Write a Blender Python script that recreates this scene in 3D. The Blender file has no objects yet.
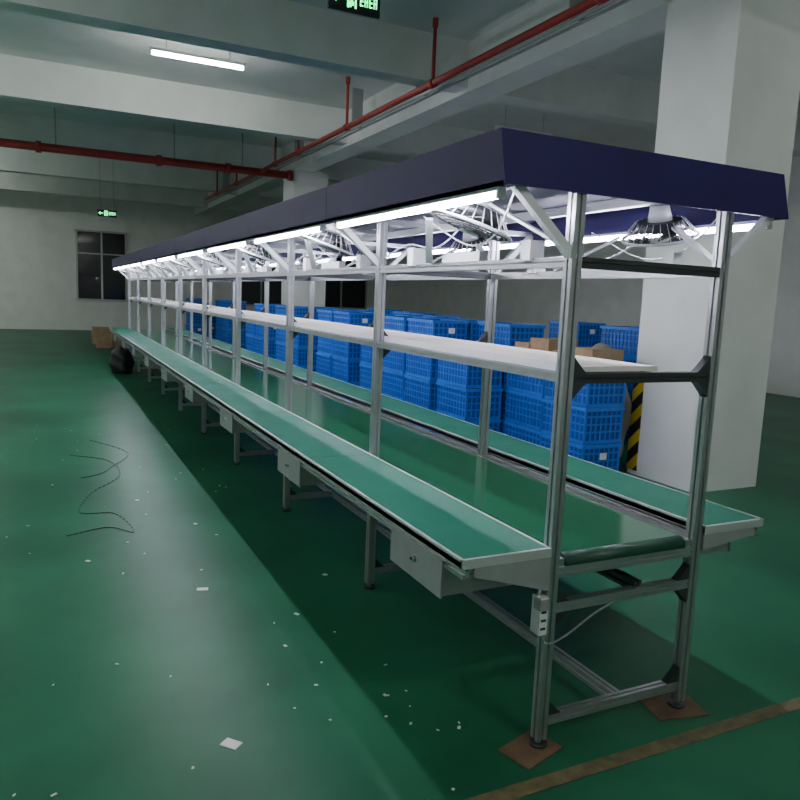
import bpy, bmesh, math, random
from mathutils import Vector, Matrix
random.seed(4)
S = bpy.context.scene
COL = S.collection

# ------------------------------------------------------------ materials
def mat(name, col, rough=0.5, metal=0.0, emis=None, estr=0.0, var=0.0, vscale=6.0, bump=0.0, bscale=40.0, rvar=0.0, spec=0.5, detail=6):
    m = bpy.data.materials.new(name); m.use_nodes = True
    nt = m.node_tree; b = nt.nodes['Principled BSDF']
    b.inputs['Base Color'].default_value = (*col, 1)
    b.inputs['Roughness'].default_value = rough
    b.inputs['Metallic'].default_value = metal
    b.inputs['Specular IOR Level'].default_value = spec
    if emis:
        b.inputs['Emission Color'].default_value = (*emis, 1)
        b.inputs['Emission Strength'].default_value = estr
    tc = nt.nodes.new('ShaderNodeTexCoord')
    if var > 0 or rvar > 0:
        n = nt.nodes.new('ShaderNodeTexNoise'); n.inputs['Scale'].default_value = vscale
        n.inputs['Detail'].default_value = detail
        nt.links.new(tc.outputs['Object'], n.inputs['Vector'])
        if var > 0:
            r = nt.nodes.new('ShaderNodeValToRGB')
            r.color_ramp.interpolation = 'EASE'
            r.color_ramp.elements[0].position = .2; r.color_ramp.elements[1].position = .8
            r.color_ramp.elements[0].color = (*[c*(1-var) for c in col], 1)
            r.color_ramp.elements[1].color = (*[min(1, c*(1+var)) for c in col], 1)
            nt.links.new(n.outputs['Fac'], r.inputs['Fac'])
            nt.links.new(r.outputs['Color'], b.inputs['Base Color'])
        if rvar > 0:
            mr = nt.nodes.new('ShaderNodeMapRange')
            mr.inputs['From Min'].default_value = .3; mr.inputs['From Max'].default_value = .7
            mr.inputs['To Min'].default_value = max(.02, rough-rvar); mr.inputs['To Max'].default_value = rough+rvar
            nt.links.new(n.outputs['Fac'], mr.inputs['Value'])
            nt.links.new(mr.outputs['Result'], b.inputs['Roughness'])
    if bump > 0:
        n2 = nt.nodes.new('ShaderNodeTexNoise'); n2.inputs['Scale'].default_value = bscale
        n2.inputs['Detail'].default_value = 3
        nt.links.new(tc.outputs['Object'], n2.inputs['Vector'])
        bp = nt.nodes.new('ShaderNodeBump'); bp.inputs['Strength'].default_value = bump
        bp.inputs['Distance'].default_value = .02
        nt.links.new(n2.outputs['Fac'], bp.inputs['Height'])
        nt.links.new(bp.outputs['Normal'], b.inputs['Normal'])
    return m

M_floor = mat('epoxy_green', (.019, .125, .066), .36, var=.32, vscale=.9, spec=.10, detail=4)
M_wall = mat('wall_paint', (.76, .78, .76), .75, var=.06, vscale=2)
M_ceil = mat('ceiling_paint', (.76, .78, .76), .8, var=.06, vscale=1.5)
M_beam = mat('beam_paint', (.76, .78, .76), .75, var=.07, vscale=2)
M_alu = mat('aluminium', (.50, .52, .54), .34, .85, var=.08, vscale=20)
M_aluw = mat('aluminium_edge', (.72, .74, .75), .35, .55)
M_white = mat('white_plastic', (.75, .77, .8), .4)
M_grey = mat('grey_sheet_metal', (.36, .38, .39), .45, .3, var=.08, vscale=12)
M_black = mat('black_plastic', (.02, .02, .022), .45)
M_dark = mat('dark_steel', (.06, .065, .07), .4, .5)
M_mat = mat('teal_esd_mat', (.013, .150, .096), .48, var=.08, vscale=5, rvar=.06, spec=.25)
M_belt = mat('green_pvc_belt', (.010, .115, .055), .12, var=.1, vscale=3)
M_roll = mat('belt_end_roll', (.006, .06, .035), .4)
M_shelf = mat('white_shelf_laminate', (.82, .79, .74), .45)
M_navy = mat('navy_canopy', (.024, .018, .10), .5, var=.1, vscale=4, spec=.2)
M_navyin = mat('canopy_inner', (.10, .10, .14), .6)
M_red = mat('red_pipe_paint', (.36, .035, .03), .45, var=.15, vscale=8)
M_conduit = mat('grey_conduit', (.4, .42, .42), .5, .3)
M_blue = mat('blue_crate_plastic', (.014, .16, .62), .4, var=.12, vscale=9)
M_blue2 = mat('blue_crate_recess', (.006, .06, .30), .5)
M_card = mat('cardboard', (.33, .22, .13), .85, var=.15, vscale=8)
M_wood = mat('plywood', (.15, .09, .05), .75, var=.3, vscale=9)
M_yellow = mat('worn_yellow_paint', (.12, .10, .045), .6, var=.5, vscale=14)
M_paper = mat('paper', (.75, .75, .72), .8)
M_glass = mat('night_glass', (.012, .014, .016), .08)
M_frame = mat('window_frame', (.45, .47, .48), .45, .4)
M_tube = mat('led_tube', (.9, .9, 1), .4, emis=(.88, .86, 1.0), estr=115)
M_ctube = mat('ceiling_tube', (.9, .95, .95), .4, emis=(.98, 1.0, .95), estr=205)
M_green = mat('exit_green', (.02, .4, .1), .4, emis=(.03, .9, .25), estr=5)
M_sack = mat('black_sack', (.012, .012, .014), .5, bump=.8, bscale=9)
M_tan = mat('woven_sack', (.28, .26, .2), .8, bump=.6, bscale=12, var=.2)

M_haz = bpy.data.materials.new('hazard_tape'); M_haz.use_nodes = True
nt = M_haz.node_tree; b = nt.nodes['Principled BSDF']
tc = nt.nodes.new('ShaderNodeTexCoord'); sp = nt.nodes.new('ShaderNodeSeparateXYZ')
nt.links.new(tc.outputs['Object'], sp.inputs[0])
def mth(op, a, c=None, v=None):
    n = nt.nodes.new('ShaderNodeMath'); n.operation = op
    nt.links.new(a, n.inputs[0])
    if c is not None: nt.links.new(c, n.inputs[1])
    if v is not None: n.inputs[1].default_value = v
    return n.outputs[0]
s1 = mth('ADD', sp.outputs['Y'], sp.outputs['Z']); s1 = mth('ADD', s1, sp.outputs['X'])
s1 = mth('MULTIPLY', s1, v=4.2); s1 = mth('FRACT', s1); s1 = mth('GREATER_THAN', s1, v=.5)
mx = nt.nodes.new('ShaderNodeMix'); mx.data_type = 'RGBA'
nt.links.new(s1, mx.inputs[0]); mx.inputs[6].default_value = (.6, .42, .02, 1); mx.inputs[7].default_value = (.012, .012, .012, 1)
nt.links.new(mx.outputs[2], b.inputs['Base Color']); b.inputs['Roughness'].default_value = .5

# ------------------------------------------------------------ mesh builder
class MB:
    def __init__(s): s.bm = bmesh.new(); s.mats = []
    def mi(s, m):
        if m not in s.mats: s.mats.append(m)
        return s.mats.index(m)
    def box(s, x0, x1, y0, y1, z0, z1, m):
        i = s.mi(m)
        v = [s.bm.verts.new(p) for p in ((x0,y0,z0),(x1,y0,z0),(x1,y1,z0),(x0,y1,z0),(x0,y0,z1),(x1,y0,z1),(x1,y1,z1),(x0,y1,z1))]
        for f in ((3,2,1,0),(4,5,6,7),(0,1,5,4),(1,2,6,5),(2,3,7,6),(3,0,4,7)):
            s.bm.faces.new([v[k] for k in f]).material_index = i
    def prism(s, pts, vec, m, smooth=False):
        """extrude polygon pts along vec"""
        i = s.mi(m); vec = Vector(vec); n = len(pts)
        a = [s.bm.verts.new(Vector(p)) for p in pts]
        c = [s.bm.verts.new(Vector(p)+vec) for p in pts]
        f = s.bm.faces.new(a[::-1]); f.material_index = i
        f = s.bm.faces.new(c); f.material_index = i
        for k in range(n):
            f = s.bm.faces.new([a[k], a[(k+1) % n], c[(k+1) % n], c[k]]); f.material_index = i; f.smooth = smooth
    def cyl(s, p, q, r, m, n=14, r2=None):
        p = Vector(p); q = Vector(q); d = (q-p).normalized()
        u = d.orthogonal().normalized(); w = d.cross(u)
        r2 = r if r2 is None else r2; i = s.mi(m)
        a = []; c = []
        for k in range(n):
            t = 2*math.pi*k/n; o = u*math.cos(t)+w*math.sin(t)
            a.append(s.bm.verts.new(p+o*r)); c.append(s.bm.verts.new(q+o*r2))
        s.bm.faces.new(a[::-1]).material_index = i; s.bm.faces.new(c).material_index = i
        for k in range(n):
            f = s.bm.faces.new([a[k], a[(k+1) % n], c[(k+1) % n], c[k]]); f.material_index = i; f.smooth = True
    def bar(s, p, q, w, h, m, up=(0,0,1)):
        """rectangular bar between arbitrary points"""
        p = Vector(p); q = Vector(q); d = (q-p).normalized()
        side = d.cross(Vector(up)).normalized(); u2 = side.cross(d)
        pts = [p+side*(a*w/2)+u2*(c*h/2) for a, c in ((-1,-1),(1,-1),(1,1),(-1,1))]
        s.prism(pts, q-p, m)
    def prof(s, p, q, m, sz=.04):
        """slotted aluminium extrusion"""
        p = Vector(p); q = Vector(q); d = (q-p).normalized()
        if abs(d.z) > .9: u = Vector((1,0,0)); w = Vector((0,1,0))
        elif abs(d.y) > .9: u = Vector((0,0,1)); w = Vector((1,0,0))
        else: u = Vector((0,1,0)); w = Vector((0,0,1))
        h = sz/2; g = sz*.11; dp = sz*.2
        sec = []
        base = [(-h,-h),(-g,-h),(-g,-h+dp),(g,-h+dp),(g,-h)]
        for k in range(4):
            ca, sa = [(1,0),(0,1),(-1,0),(0,-1)][k]
            sec += [(x*ca-y*sa, x*sa+y*ca) for x, y in base]
        s.prism([p+u*a+w*c for a, c in sec], q-p, m)
    def torus(s, c, nrm, R, r, m, n=28, k=5):
        c = Vector(c); nrm = Vector(nrm).normalized(); u = nrm.orthogonal().normalized(); w = nrm.cross(u); i = s.mi(m)
        rings = []
        for a in range(n):
            t = 2*math.pi*a/n; o = u*math.cos(t)+w*math.sin(t)
            rings.append([s.bm.verts.new(c+o*(R+r*math.cos(2*math.pi*b_/k))+nrm*r*math.sin(2*math.pi*b_/k)) for b_ in range(k)])
        for a in range(n):
            A = rings[a]; B = rings[(a+1) % n]
            for b_ in range(k):
                f = s.bm.faces.new([A[b_], B[b_], B[(b_+1) % k], A[(b_+1) % k]]); f.material_index = i; f.smooth = True
    def path(s, pts, r, m, n=6):
        for a, c in zip(pts[:-1], pts[1:]): s.cyl(a, c, r, m, n)
    def done(s, name, parent=None, loc=None):
        bmesh.ops.recalc_face_normals(s.bm, faces=s.bm.faces)
        me = bpy.data.meshes.new(name); s.bm.to_mesh(me); s.bm.free()
        for m in s.mats: me.materials.append(m)
        o = bpy.data.objects.new(name, me); COL.objects.link(o)
        if parent: o.parent = parent
        if loc: o.location = loc
        return o
def empty(name, loc=(0,0,0)):
    e = bpy.data.objects.new(name, None); e.empty_display_size = .2; e.location = loc; COL.objects.link(e); return e
def inst(name, src, loc, rot=(0,0,0), scale=(1,1,1), parent=None):
    o = bpy.data.objects.new(name, src.data); o.location = loc; o.rotation_euler = rot; o.scale = scale
    COL.objects.link(o)
    if parent: o.parent = parent
    return o
def spline(pts, n=8):
    P = [Vector(p) for p in pts]; P = [P[0]]+P+[P[-1]]; out = []
    for i in range(1, len(P)-2):
        for k in range(n):
            t = k/n
            out.append(.5*((2*P[i])+(-P[i-1]+P[i+1])*t+(2*P[i-1]-5*P[i]+4*P[i+1]-P[i+2])*t*t+(-P[i-1]+3*P[i]-3*P[i+1]+P[i+2])*t**3))
    out.append(P[-2]); return out

# ------------------------------------------------------------ room
XL, XR, YB, YF, ZC = -5.5, 13.0, -3.5, 28.0, 4.9
def slab(name, x0, x1, y0, y1, z0, z1, m):
    k = MB(); k.box(x0, x1, y0, y1, z0, z1, m); return k.done(name)
slab('floor', XL, XR, YB, YF, -.1, 0, M_floor)
slab('ceiling', XL, XR, YB, YF, ZC, ZC+.15, M_ceil)
slab('wall_left', XL-.2, XL, YB, YF, -.1, ZC+.15, M_wall)
slab('wall_right', XR, XR+.2, YB, YF, -.1, ZC+.15, M_wall)
slab('wall_back', XL-.2, XR+.2, YB-.2, YB, -.1, ZC+.15, M_wall)
slab('wall_far', XL-.2, XR+.2, YF, YF+.2, -.1, ZC+.15, M_wall)
# windows on far wall
def window(name, x0, x1, z0, z1, y, nx=3):
    k = MB()
    k.box(x0, x1, y-.03, y-.005, z0, z1, M_glass)
    t = .06
    k.box(x0-t, x1+t, y-.07, y, z1, z1+t, M_frame); k.box(x0-t, x1+t, y-.07, y, z0-t, z0, M_frame)
    for i in range(nx+1):
        xx = x0+(x1-x0)*i/nx; k.box(xx-t/2, xx+t/2, y-.07, y, z0, z1, M_frame)
    k.box(x0, x1, y-.06, y, z0+(z1-z0)*.68-.02, z0+(z1-z0)*.68+.02, M_frame)
    k.done(name)
window('window_1', 1.1, 2.7, 1.1, 3.4, YF-.0, 2)
window('window_2', 6.5, 12, 1.1, 3.4, YF-.0, 5)

for j, y in enumerate((0.4, 4.6, 8.8, 13.0, 17.2, 21.4, 25.6)):
    slab('ceiling_beam', XL, XR, y-.15, y+.15, 4.32, ZC, M_beam)
slab('ceiling_girder', 5.05, 5.5, YB, YF, 4.27, ZC-.0, M_beam)
for y0 in (4.42, 16.0):
    k = MB(); k.box(5.05, 5.85, y0, y0+.8, 0, 4.3, M_wall)
    for (xa, xb, ya, yb) in ((5.042, 5.05, y0+.68, y0+.808), (5.05, 5.17, y0+.8, y0+.808)):
        k.box(xa, xb, ya, yb, .04, 1.0, M_haz)
    k.done('column')

# sprinkler pipes
k = MB()
k.cyl((XL+.01, 16, 4.14), (5.0, 16, 4.14), .08, M_red, 18)
for x in (-3, 0, 2.2, 3.6):
    k.cyl((x-.05, 16, 4.14), (x+.05, 16, 4.14), .11, M_red, 18)
    k.cyl((x+.3, 16, 4.18), (x+.3, 16, ZC-.002), .012, M_conduit, 8)
k.cyl((4.9, 16, 4.14), (5.0, 16, 4.14), .11, M_red, 18)
k.cyl((4.3, YB+.01, 4.16), (4.3, 22, 4.16), .04, M_red, 14)
for y in (1.2, 5.2, 8.2, 11, 13.4, 14.9, 18.2, 20.4):
    k.cyl((4.3, y, 4.12), (4.3, y, 4.80), .022, M_red, 10)
    k.cyl((4.3, y-.05, 4.16), (4.3, y+.05, 4.16), .055, M_red, 14)
    k.cyl((4.3, y, 4.80), (4.3, y, ZC-.002), .035, M_red, 10)
k.done('sprinkler_pipe')
k = MB()
k.cyl((4.62, YB+.01, 4.27), (4.62, 24, 4.27), .022, M_conduit, 10)
k.cyl((4.72, YB+.01, 4.27), (4.72, 24, 4.27), .016, M_conduit, 10)
for y in (1, 3, 6, 9.2, 11.5, 14.5, 18, 21): k.box(4.58, 4.76, y-.015, y+.015, 4.29, ZC-.002, M_conduit)
k.done('cable_conduit')

# ceiling tube lamps, also used for added fill tubes
def ctube(x, y, lit=True, z=4.5):
    k = MB(); L = .6
    k.box(x-L, x+L, y-.03, y+.03, z+.02, z+.06, M_white)
    k.cyl((x-L+.02, y, z), (x+L-.02, y, z), .026, M_ctube if lit else M_white, 12)
    k.box(x-L, x-L+.03, y-.025, y+.025, z-.025, z+.03, M_white); k.box(x+L-.03, x+L, y-.025, y+.025, z-.025, z+.03, M_white)
    for dx in (-.4, .4): k.cyl((x+dx, y, z+.05), (x+dx, y, ZC-.002), .005, M_conduit, 6)
    k.done('ceiling_tube_light')
ctube(1.88, 10.1, True)
for x, y in ((-3.2, 2.4), (-3.2, 6.6), (-3.2, 11), (-3.2, 19), (-3.2, 24), (1.9, -1.8), (8.6, 3.0)):  # unseen lit tubes, added as fill for room, column and canopy end
    ctube(x, y, True)
ctube(7.6, 11, False); ctube(1.9, 2.2, False)

# exit signs
def exit_sign(x, y, z, w=.44, h=.17):
    k = MB(); k.box(x-w/2, x+w/2, y-.015, y+.015, z-h/2, z+h/2, M_black)
    yy0, yy1 = y-.019, y-.015
    def r(a, b_, c, d): k.box(x+a*w, x+b_*w, yy0, yy1, z+c*h, z+d*h, M_green)
    r(-.42, -.22, -.05, .05)
    k.prism([(x-.45*w, yy1, z), (x-.36*w, yy1, z+.22*h), (x-.36*w, yy1, z-.22*h)], (0, -.004, 0), M_green)
    r(-.15, -.12, -.35, .35); r(-.15, .03, .30, .36); r(.0, .03, -.35, .35)
    k.cyl((x-.06*w, yy1, z+.2*h), (x-.06*w, yy0, z+.2*h), .05*h+.004, M_green, 10)
    r(-.085, -.045, -.1, .12)
    r(-.11, -.07, -.32, -.1); r(-.06, -.02, -.25, -.1)
    for i in range(4):
        a = .1+i*.09
        r(a, a+.015, -.2, .2); r(a, a+.06, .15, .2); r(a, a+.06, -.03, .03)
        if i % 2 == 0: r(a, a+.06, -.2, -.15)
        else: r(a+.045, a+.06, -.2, .2)
    for dx in (-.35, .35): k.cyl((x+dx*w, y, z+h/2), (x+dx*w, y, ZC-.002), .005, M_conduit, 6)
    k.done('exit_sign')
exit_sign(2.40, 6.05, 4.02, .46, .2)
exit_sign(1.5, 20, 3.36)

# ------------------------------------------------------------ assembly line
LINE = empty('assembly_line_workbench')
Y0, SP, NB = 1.95, 1.53, 9
YS = [Y0+SP*i for i in range(NB+1)]; YE = YS[-1]
XA, XB = 1.572, 2.255
k = MB()
for y in YS:
    for x in (XA, XB):
        k.prof((x, y, .03), (x, y, 1.955), M_alu, .042)
        k.cyl((x, y, 0.004), (x, y, .016), .032, M_dark, 14); k.cyl((x, y, .01), (x, y, .04), .012, M_alu, 8)
    for z in (1.72, 1.335, .525, .10):
        k.prof((XA+.021, y, z), (XB-.021, y, z), M_alu if z < 1.3 else M_dark, .036)
    k.prof((XA+.021, y, .655), (XB-.021, y, .655), M_alu, .036)
    # gussets
    for x, sg in ((XA, 1), (XB, -1)):
        for z in (1.335, .525, .10):
            for s2 in (-1, 1):
                if z < .2 and s2 < 0: continue
                a = x+sg*.021; zz = z+s2*.018
                k.prism([(a, y-.016, zz), (a+sg*.06, y-.016, zz), (a+sg*.045, y-.016, zz+s2*.012), (a+sg*.012, y-.016, zz+s2*.045), (a, y-.016, zz+s2*.06)], (0, .032, 0), M_dark)
for x in (XA, XB):
    for z in (1.72, .70): k.prof((x, Y0, z), (x, YE, z), M_alu, .034)
k.prof((1.94, Y0, .10), (1.94, YE, .10), M_alu, .04)
k.prof((1.985, Y0, .545), (1.985, YE, .545), M_dark, .04)
k.done('frame', LINE)

# side benches
def bench(side):
    k = MB()
    if side < 0: xi, xo = XA-.025, 1.19
    else: xi, xo = XB+.025, 2.61
    x0, x1 = min(xi, xo), max(xi, xo)
    k.box(x0, x1, Y0-.03, YE+.1, .725, .745, M_grey)
    k.box(x0+.012, x1-.008, Y0-.018, YE+.09, .745, .7505, M_mat)
    for a, c in ((x0, x0+.012), (x1-.008, x1)): k.box(a, c, Y0-.03, YE+.1, .722, .754, M_aluw)
    k.box(x0, x1, Y0-.032, Y0-.02, .722, .754, M_aluw)
    for y in YS[1:-1:2]: k.box(x0+.012, x1-.008, y-.0015, y+.0015, .7505, .7512, M_dark)
    # under frame
    k.prof((xo-side*.03, Y0-.02, .70), (xo-side*.03, YE+.08, .70), M_alu, .036)
    for y in YS:
        a = xi; c = xo-side*.05
        zl = .60 if side < 0 else .66
        k.prism([(a, y-.03, .722), (c, y-.03, .722), (c, y-.03, .69), (a, y-.03, zl)], (0, .012, 0), M_grey)
        k.prism([(a, y+.018, .722), (c, y+.018, .722), (c, y+.018, .69), (a, y+.018, zl)], (0, .012, 0), M_grey)
        # drawer
        if y < YE-.1:
            d0, d1 = y+.11, y+.50
            e0, e1 = (x0+.01, x0+.30) if side < 0 else (x1-.30, x1-.01)
            k.box(e0, e1, d0, d1, .575, .70, M_grey)
            fx = x0+.004 if side < 0 else x1-.004
            k.box(min(fx, fx-side*.008), max(fx, fx-side*.008), d0-.006, d1+.006, .57, .705, M_grey)
            k.cyl((fx, (d0+d1)/2, .645), (fx+side*.012, (d0+d1)/2, .645), .012, M_alu, 12)
            k.cyl((fx+side*.012, (d0+d1)/2, .645), (fx+side*.016, (d0+d1)/2, .645), .006, M_black, 10)
    k.done('side_bench_'+('a' if side < 0 else 'b'), LINE)
bench(-1); bench(1)

# belt + rollers
k = MB()
k.box(XA+.06, XB-.06, Y0+.02, YE, .708, .713, M_belt)
k.box(XA+.06, XB-.06, Y0+.02, YE, .640, .644, M_belt)
for y in (Y0+.02, YE): k.cyl((XA+.055, y, .677), (XB-.055, y, .677), .036, M_roll, 24)
for y in YS: 
    k.cyl((XA+.03, y+.3, .63), (XB-.03, y+.3, .63), .018, M_dark, 12)
for a, c in ((XA+.021, XA+.05), (XB-.05, XB-.021)): k.box(a, c, Y0-.01, YE+.02, .66, .70, M_alu)
k.done('conveyor_belt', LINE)

# shelf
k = MB()
for i in range(NB):
    k.box(XA+.03, XA+.42, YS[i]+.004, YS[i+1]-.004, 1.356, 1.374, M_shelf)
    k.box(XA+.026, XA+.032, YS[i]+.004, YS[i+1]-.004, 1.350, 1.380, M_white)
k.prof((XA, Y0, 1.335), (XA, YE, 1.335), M_alu, .03)
k.done('shelf', LINE)

# canopy
k = MB()
cx0, cx1, cz0, cz1 = 1.265, 2.55, 1.935, 2.105
k.box(cx0, cx1, Y0-.03, YE+.1, cz1-.008, cz1, M_navy)
ys = [Y0-.03]+YS[1:-1]+[YE+.1]
for i in range(NB):
    a, c = ys[i]+.002, ys[i+1]-.002
    for xa in (cx0, cx1-.012):
        k.box(xa, xa+.012, a, c, cz0, cz1-.008, M_navy)
    k.box(cx0, cx0+.05, a, c, cz0, cz0+.012, M_navy); k.box(cx1-.05, cx1, a, c, cz0, cz0+.012, M_navy)
    k.box(cx0+.012, cx1-.012, a, c, cz1-.02, cz1-.008, M_navyin)
k.box(cx0, cx1, Y0-.038, Y0-.026, cz0, cz1, M_navy); k.box(cx0, cx1, YE+.1, YE+.112, cz0, cz1, M_navy)
for v in k.bm.verts:
    if v.co.y < Y0-.005 and v.co.z > 2.05: v.co.y += .04
for x in (XA, XB): k.prof((x, Y0+.05, 2.02), (x, YE, 2.02), M_alu, .04)
for y in YS:
    k.prof((cx0+.015, y+.05, 2.05), (cx1-.015, y+.05, 2.05), M_alu, .03)
    k.prof((cx0+.015, y, 1.963), (cx1-.015, y, 1.963), M_alu, .025)
    k.bar((XA, y, 1.73), (cx0+.05, y, 1.955), .03, .028, M_white)
    k.bar((XB, y, 1.73), (cx1-.05, y, 1.955), .03, .028, M_white)
k.done('canopy', LINE)

# led tubes
k = MB()
for i in range(NB):
    a = YS[i]+(.02 if i == 0 else .12); c = YS[i]+1.42
    for x in (cx0+.028, cx1-.028):
        k.box(x-.014, x+.014, a, c, cz0-.012, cz0, M_white)
        k.cyl((x, a+.01, cz0-.022), (x, c-.01, cz0-.022), .013, M_tube, 10)
        for yy in (a, c-.012): k.box(x-.015, x+.015, yy, yy+.012, cz0-.036, cz0-.01, M_white)
k.done('led_tubes', LINE)

# fans
k = MB()
nrm = Vector((0, 0, 1))
for R in (.155, .135, .112, .09, .07, .05):
    k.torus((0, 0, -.035-.02*(1-(R/.155)**2)), nrm, R, .0028 if R < .15 else .007, M_dark if R < .15 else M_white)
for a in range(24):
    t = 2*math.pi*a/24; c, s_ = math.cos(t), math.sin(t)
    k.cyl((c*.035, s_*.035, -.055), (c*.155, s_*.155, -.035), .002, M_black, 5)
    k.cyl((c*.155, s_*.155, -.033), (c*.10, s_*.10, .035), .0017, M_white, 5)
k.cyl((0, 0, .0), (0, 0, .035), .10, M_dark, 24, .09)
k.cyl((0, 0, -.06), (0, 0, -.045), .038, M_white, 18)
k.cyl((0, 0, 0.035), (0, 0, .10), .05, M_white, 16, .038)
for a in range(3):
    t = a*2*math.pi/3
    k.prism([(math.cos(t)*.03, math.sin(t)*.03, -.02), (math.cos(t-.35)*.125, math.sin(t-.35)*.125, -.028), (math.cos(t+.3)*.135, math.sin(t+.3)*.135, -.005), (math.cos(t+.6)*.05, math.sin(t+.6)*.05, 0)], (0, 0, .003), M_dark)
k.cyl((0, 0, .08), (0, .0, .15), .014, M_white, 10)
k.box(-.05, .05, -.03, .03, .14, .16, M_white)
fan = k.done('fan_1', LINE)
fan.location = (1.44, YS[0]+.42, 1.885); fan.rotation_euler = (math.radians(8), math.radians(16), 0)
nf = 1
for i in range(NB):
    for x, r, z in ((1.44, 16, 1.885), (2.36, -16, 1.915)):
        if i == 0 and x < 2: continue
        nf += 1
        inst('fan_%d' % nf, fan, (x, YS[i]+.42, z), (math.radians(8), math.radians(r), 0), parent=LINE)

# cables & sockets under canopy
k = MB()
for i in range(NB):
    y = YS[i]
    for x in (1.46, 2.38):
        k.path(spline([(x, y+.42, 1.95), (x+.05, y+.65, 1.86), (x+.08, y+.9, 1.80), (x+.1, y+1.2, 1.83), (XA if x < 2 else XB, y+1.48, 1.78)], 5), .004, M_white)
        k.path(spline([(x-.1, y+.05, 1.93), (x, y+.3, 1.82), (x+.06, y+.6, 1.8), (x+.02, y+.9, 1.93)], 5), .0035, M_white)
    for x in (XA, XB):
        k.box(x-.02, x+.02, y+.55, y+.85, 1.737, 1.775, M_white)
        k.box(x-.03, x+.03, y+.20, y+.26, 1.73, 1.80, M_white)
        k.box(x-.035, x+.035, y+1.1, y+1.16, 1.73, 1.81, M_white)
        k.bar((x-.03, y+.95, 1.74), (x+(-.16 if x < 2 else .16), y+.72, 1.9), .03, .01, M_white)
        k.bar((x+.03, y+.05, 1.76), (x+(-.1 if x < 2 else .1), y+.36, 1.93), .035, .01, M_white)
k.done('cables_and_sockets', LINE)
k = MB()
k.box(XA-.055, XA-.022, Y0-.03, Y0+.02, .44, .575, M_white); k.box(XA-.058, XA-.022, Y0-.033, Y0+.005, .53, .57, M_grey)
for zz in (.46, .49, .52): k.box(XA-.05, XA-.03, Y0-.033, Y0-.03, zz, zz+.008, M_black)
k.path(spline([(XA-.04, Y0-.02, .44), (XA-.02, Y0-.04, .41), (XA+.06, Y0-.04, .43), (XA+.2, Y0-.03, .49), (XA+.38, Y0, .52)], 6), .0035, M_grey)
k.path(spline([(XA-.04, Y0, .575), (XA-.045, Y0+.0, .62), (XA-.05, Y0+.03, .69)], 6), .005, M_white)
k.path(spline([(XA+.02, Y0+.05, .53), (XA+.15, Y0+.3, .46), (XA+.3, Y0+.7, .48), (XA+.36, Y0+1.2, .53)], 6), .004, M_black)
k.done('control_box', LINE)

# ------------------------------------------------------------ floor things
def quadpad(k, cx, cy, w, d, a, z0, z1, m):
    c, s_ = math.cos(a), math.sin(a)
    pts = [(cx+x*c-y*s_, cy+x*s_+y*c, z0) for x, y in ((-w/2,-d/2),(w/2,-d/2),(w/2,d/2),(-w/2,d/2))]
    k.prism(pts, (0, 0, z1-z0), m)
k = MB(); quadpad(k, XA-.04, Y0-.01, .20, .14, .3, .0, .0039, M_wood); k.done('plywood_pad')
k = MB(); quadpad(k, XB-.02, Y0, .22, .16, -.2, .0, .0039, M_wood); k.done('plywood_pad')
k = MB(); k.box(1.15, 5.0, 1.74, 1.80, .0, .002, M_yellow); k.done('floor_marking_line')
k = MB()
sc = [(.56, 2.37, .05, .035), (.73, 3.77, .045, .025), (1.41, 3.74, .02, .02), (.95, 3.0, .015, .01), (1.1, 3.3, .02, .012), (.2, 4.4, .02, .015), (.9, 4.9, .02, .015), (.6, 5.6, .02, .02)]
for _ in range(60): sc.append((random.uniform(-.6, 1.45), random.uniform(1.6, 9), random.uniform(.004, .014), random.uniform(.003, .009)))
for _ in range(14): sc.append((random.uniform(.7, 1.45), random.uniform(1.75, 2.9), random.uniform(.004, .012), random.uniform(.003, .007)))
for x, y, w, d in sc: quadpad(k, x, y, w*1.3, d*1.3, random.uniform(0, 3), .0005, .003, M_paper)
k.done('paper_scraps')
k = MB()
k.path(spline([(.1, 4.9, .003), (.35, 5.0, .003), (.5, 4.85, .003), (.42, 5.3, .003), (.2, 5.4, .003), (.3, 5.9, .003), (.55, 6.4, .003), (.5, 7.0, .003), (.2, 7.3, .003)], 8), .003, M_dark)
k.path(spline([(.25, 6.4, .003), (.4, 6.5, .003), (.5, 6.7, .003), (.7, 7.3, .003), (.4, 8.0, .003)], 8), .003, M_dark)
k.done('floor_cable')

# sacks
def sack(name, loc, sx, sy, sz, m, seed):
    rnd = random.Random(seed); bm = bmesh.new(); bmesh.ops.create_icosphere(bm, subdivisions=4, radius=1)
    ph = [rnd.uniform(0, 6) for _ in range(6)]
    for v in bm.verts:
        c = v.co.copy(); r = 1+.10*math.sin(4*c.x+ph[0])*math.sin(5*c.y+ph[1])+.07*math.sin(9*c.z+ph[2]+3*c.x)
        z = max(c.z, -.55)
        top = max(0, c.z-.6)*.9
        v.co = Vector((c.x*sx*r*(1-top*.6), c.y*sy*r*(1-top*.6), (z+.55)*sz/1.55))
    me = bpy.data.meshes.new(name); bm.to_mesh(me); bm.free()
    for p in me.polygons: p.use_smooth = True
    me.materials.append(m); o = bpy.data.objects.new(name, me); o.location = loc; COL.objects.link(o)
sack('black_sack', (1.28, 14.3, .001), .2, .3, .50, M_sack, 1)
k = MB()
for x, y, z, w, d, h in ((1.2, 20, 0, .35, .3, .28), (1.6, 20.4, 0, .4, .4, .4), (1.2, 21.5, 0, .45, .4, .45), (2.2, 18.4, 0, .7, .5, .5)):
    k.box(x, x+w, y, y+d, z, z+h, M_card); k.box(x+w/2-.03, x+w/2+.03, y-.001, y+d+.001, z+h-.12, z+h+.001, M_tan)
k.done('cardboard_boxes')

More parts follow.
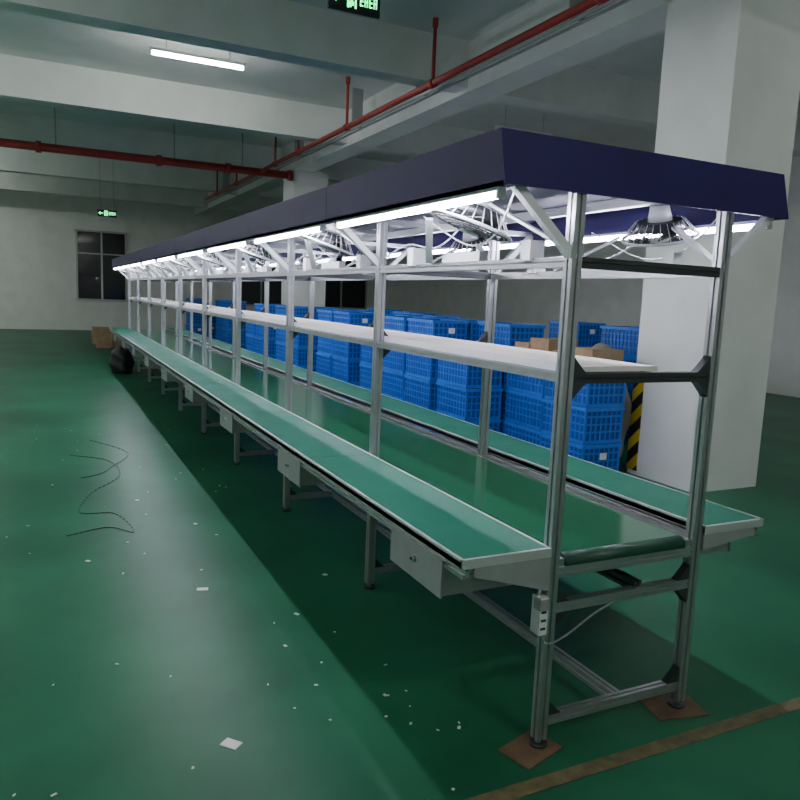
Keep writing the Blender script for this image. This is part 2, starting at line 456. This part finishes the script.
# ------------------------------------------------------------ crates
def crate_mesh():
    k = MB(); W, D, H = .62, .44, .33; t = .012
    x, y = W/2, D/2
    k.box(-x+t, x-t, -y+t, y-t, 0, .015, M_blue)
    for sx in (-1, 1):
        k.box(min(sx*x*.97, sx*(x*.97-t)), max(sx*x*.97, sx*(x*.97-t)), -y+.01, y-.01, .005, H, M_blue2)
        for i in range(8):
            yy = -y+.012+i*(D-.024-.012)/7
            k.box(min(sx*x, sx*(x-.014)), max(sx*x, sx*(x-.014)), yy, yy+.012, 0, H, M_blue)
    for sy in (-1, 1):
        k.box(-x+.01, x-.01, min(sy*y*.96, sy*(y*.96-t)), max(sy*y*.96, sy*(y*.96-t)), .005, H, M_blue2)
        for i in range(11):
            xx = -x+i*(W-.012)/10
            k.box(xx, xx+.012, min(sy*y, sy*(y-.014)), max(sy*y, sy*(y-.014)), 0, H, M_blue)
    for z0, z1, e in ((0, .03, 0), (.10, .112, 0), (.17, .182, 0), (.24, .256, 0), (.30, H+.004, .012)):
        k.box(-x-e, -x+.014, -y-e, y+e, z0, z1, M_blue); k.box(x-.014, x+e, -y-e, y+e, z0, z1, M_blue)
        k.box(-x, x, -y-e, -y+.014, z0, z1, M_blue); k.box(-x, x, y-.014, y+e, z0, z1, M_blue)
    k.box(-x-.002, -x, -.06, .02, .19, .25, M_paper)
    return k
src = None
def stack(x, y, nlev, rot=0, fill=None, fh=.40):
    global src
    e = empty('blue_crate_stack', (x, y, 0)); e.rotation_euler = (0, 0, rot)
    for l in range(nlev):
        if src is None:
            src = crate_mesh().done('crate', e, (0, 0, .002)); continue
        inst('crate', src, (random.uniform(-.012, .012), random.uniform(-.012, .012), .002+l*.338), (0, 0, random.choice((0, math.pi))), parent=e)
    if fill:
        k = MB(); zb = (nlev-1)*.338
        k.box(-.28, .02, -.19, .17, zb+.02, zb+fh, fill)
        k.box(.03, .27, -.15, .18, zb+.02, zb+fh*.9, fill)
        k.box(-.281, .021, -.03, .01, zb+fh-.06, zb+fh+.001, M_tan); k.done('contents', e)
R9 = math.pi/2
for x, y, nl, fl in ((4.55, 5.35, 3, (M_card, .52)), (4.6, 6.05, 3, (M_card, .56)), (4.15, 6.75, 3, (M_card, .45)), (4.65, 6.75, 4, 0), (4.1, 7.45, 4, 0), (4.6, 7.45, 4, 0), (5.1, 6.8, 3, (M_tan, .5)), (4.1, 8.15, 4, 0), (4.6, 8.15, 4, 0),
                 (4.1, 8.85, 3, 0), (4.6, 8.85, 4, 0), (4.1, 9.9, 4, 0), (4.6, 9.9, 4, 0), (4.1, 10.6, 4, 0), (4.6, 11.3, 4, 0), (4.1, 12.2, 3, (M_card, .4)), (4.1, 12.9, 4, 0), (4.6, 12.9, 4, 0), (4.1, 14.4, 4, 0), (4.1, 15.1, 3, 0), (6.3, 6.6, 4, 0), (6.8, 6.6, 4, 0), (7.3, 6.6, 4, 0), (6.6, 8.0, 4, 0),
                 (4.1, 17.5, 4, 0), (4.1, 18.2, 4, 0), (3.6, 19.5, 4, 0), (4.1, 20.4, 3, 0), (5.2, 9.5, 4, 0), (5.6, 11, 4, 0), (6, 13, 4, 0)):
    if fl: stack(x, y, nl, R9, *fl)
    else: stack(x, y, nl, R9)
sack('woven_sack', (5.25, 5.95, 0.001), .35, .3, 1.2, M_tan, 5)
k = MB()
for x, y, z, w, d, h in ((7.6, 9, 0, .6, .5, .5), (7.65, 9.02, .5, .55, .5, .45), (8.3, 9.2, 0, .6, .6, .6), (8.9, 11, 0, .7, .6, .9)):
    k.box(x, x+w, y, y+d, z, z+h, M_card); k.box(x-.001, x+w+.001, y+d/2-.03, y+d/2+.03, z+h-.1, z+h+.001, M_tan)
k.done('cardboard_boxes')

# ------------------------------------------------------------ world & camera
w = bpy.data.worlds.new('w'); S.world = w; w.use_nodes = True
w.node_tree.nodes['Background'].inputs[0].default_value = (.02, .025, .03, 1)
w.node_tree.nodes['Background'].inputs[1].default_value = .3
cd = bpy.data.cameras.new('camera'); co = bpy.data.objects.new('camera', cd); COL.objects.link(co)
cd.sensor_width = 36; cd.lens = 729.6/800*36; cd.clip_start = .05
xr = Vector((.8990, .0240, -.4373)); yr = Vector((-.4360, .1425, -.8886))
xr.normalize(); yr = (yr-xr*yr.dot(xr)).normalized(); zr = xr.cross(yr)
Mx = Matrix((xr, yr, zr)).to_4x4(); Mx.translation = Vector((0, 0, 1.58))
co.matrix_world = Mx
S.camera = co
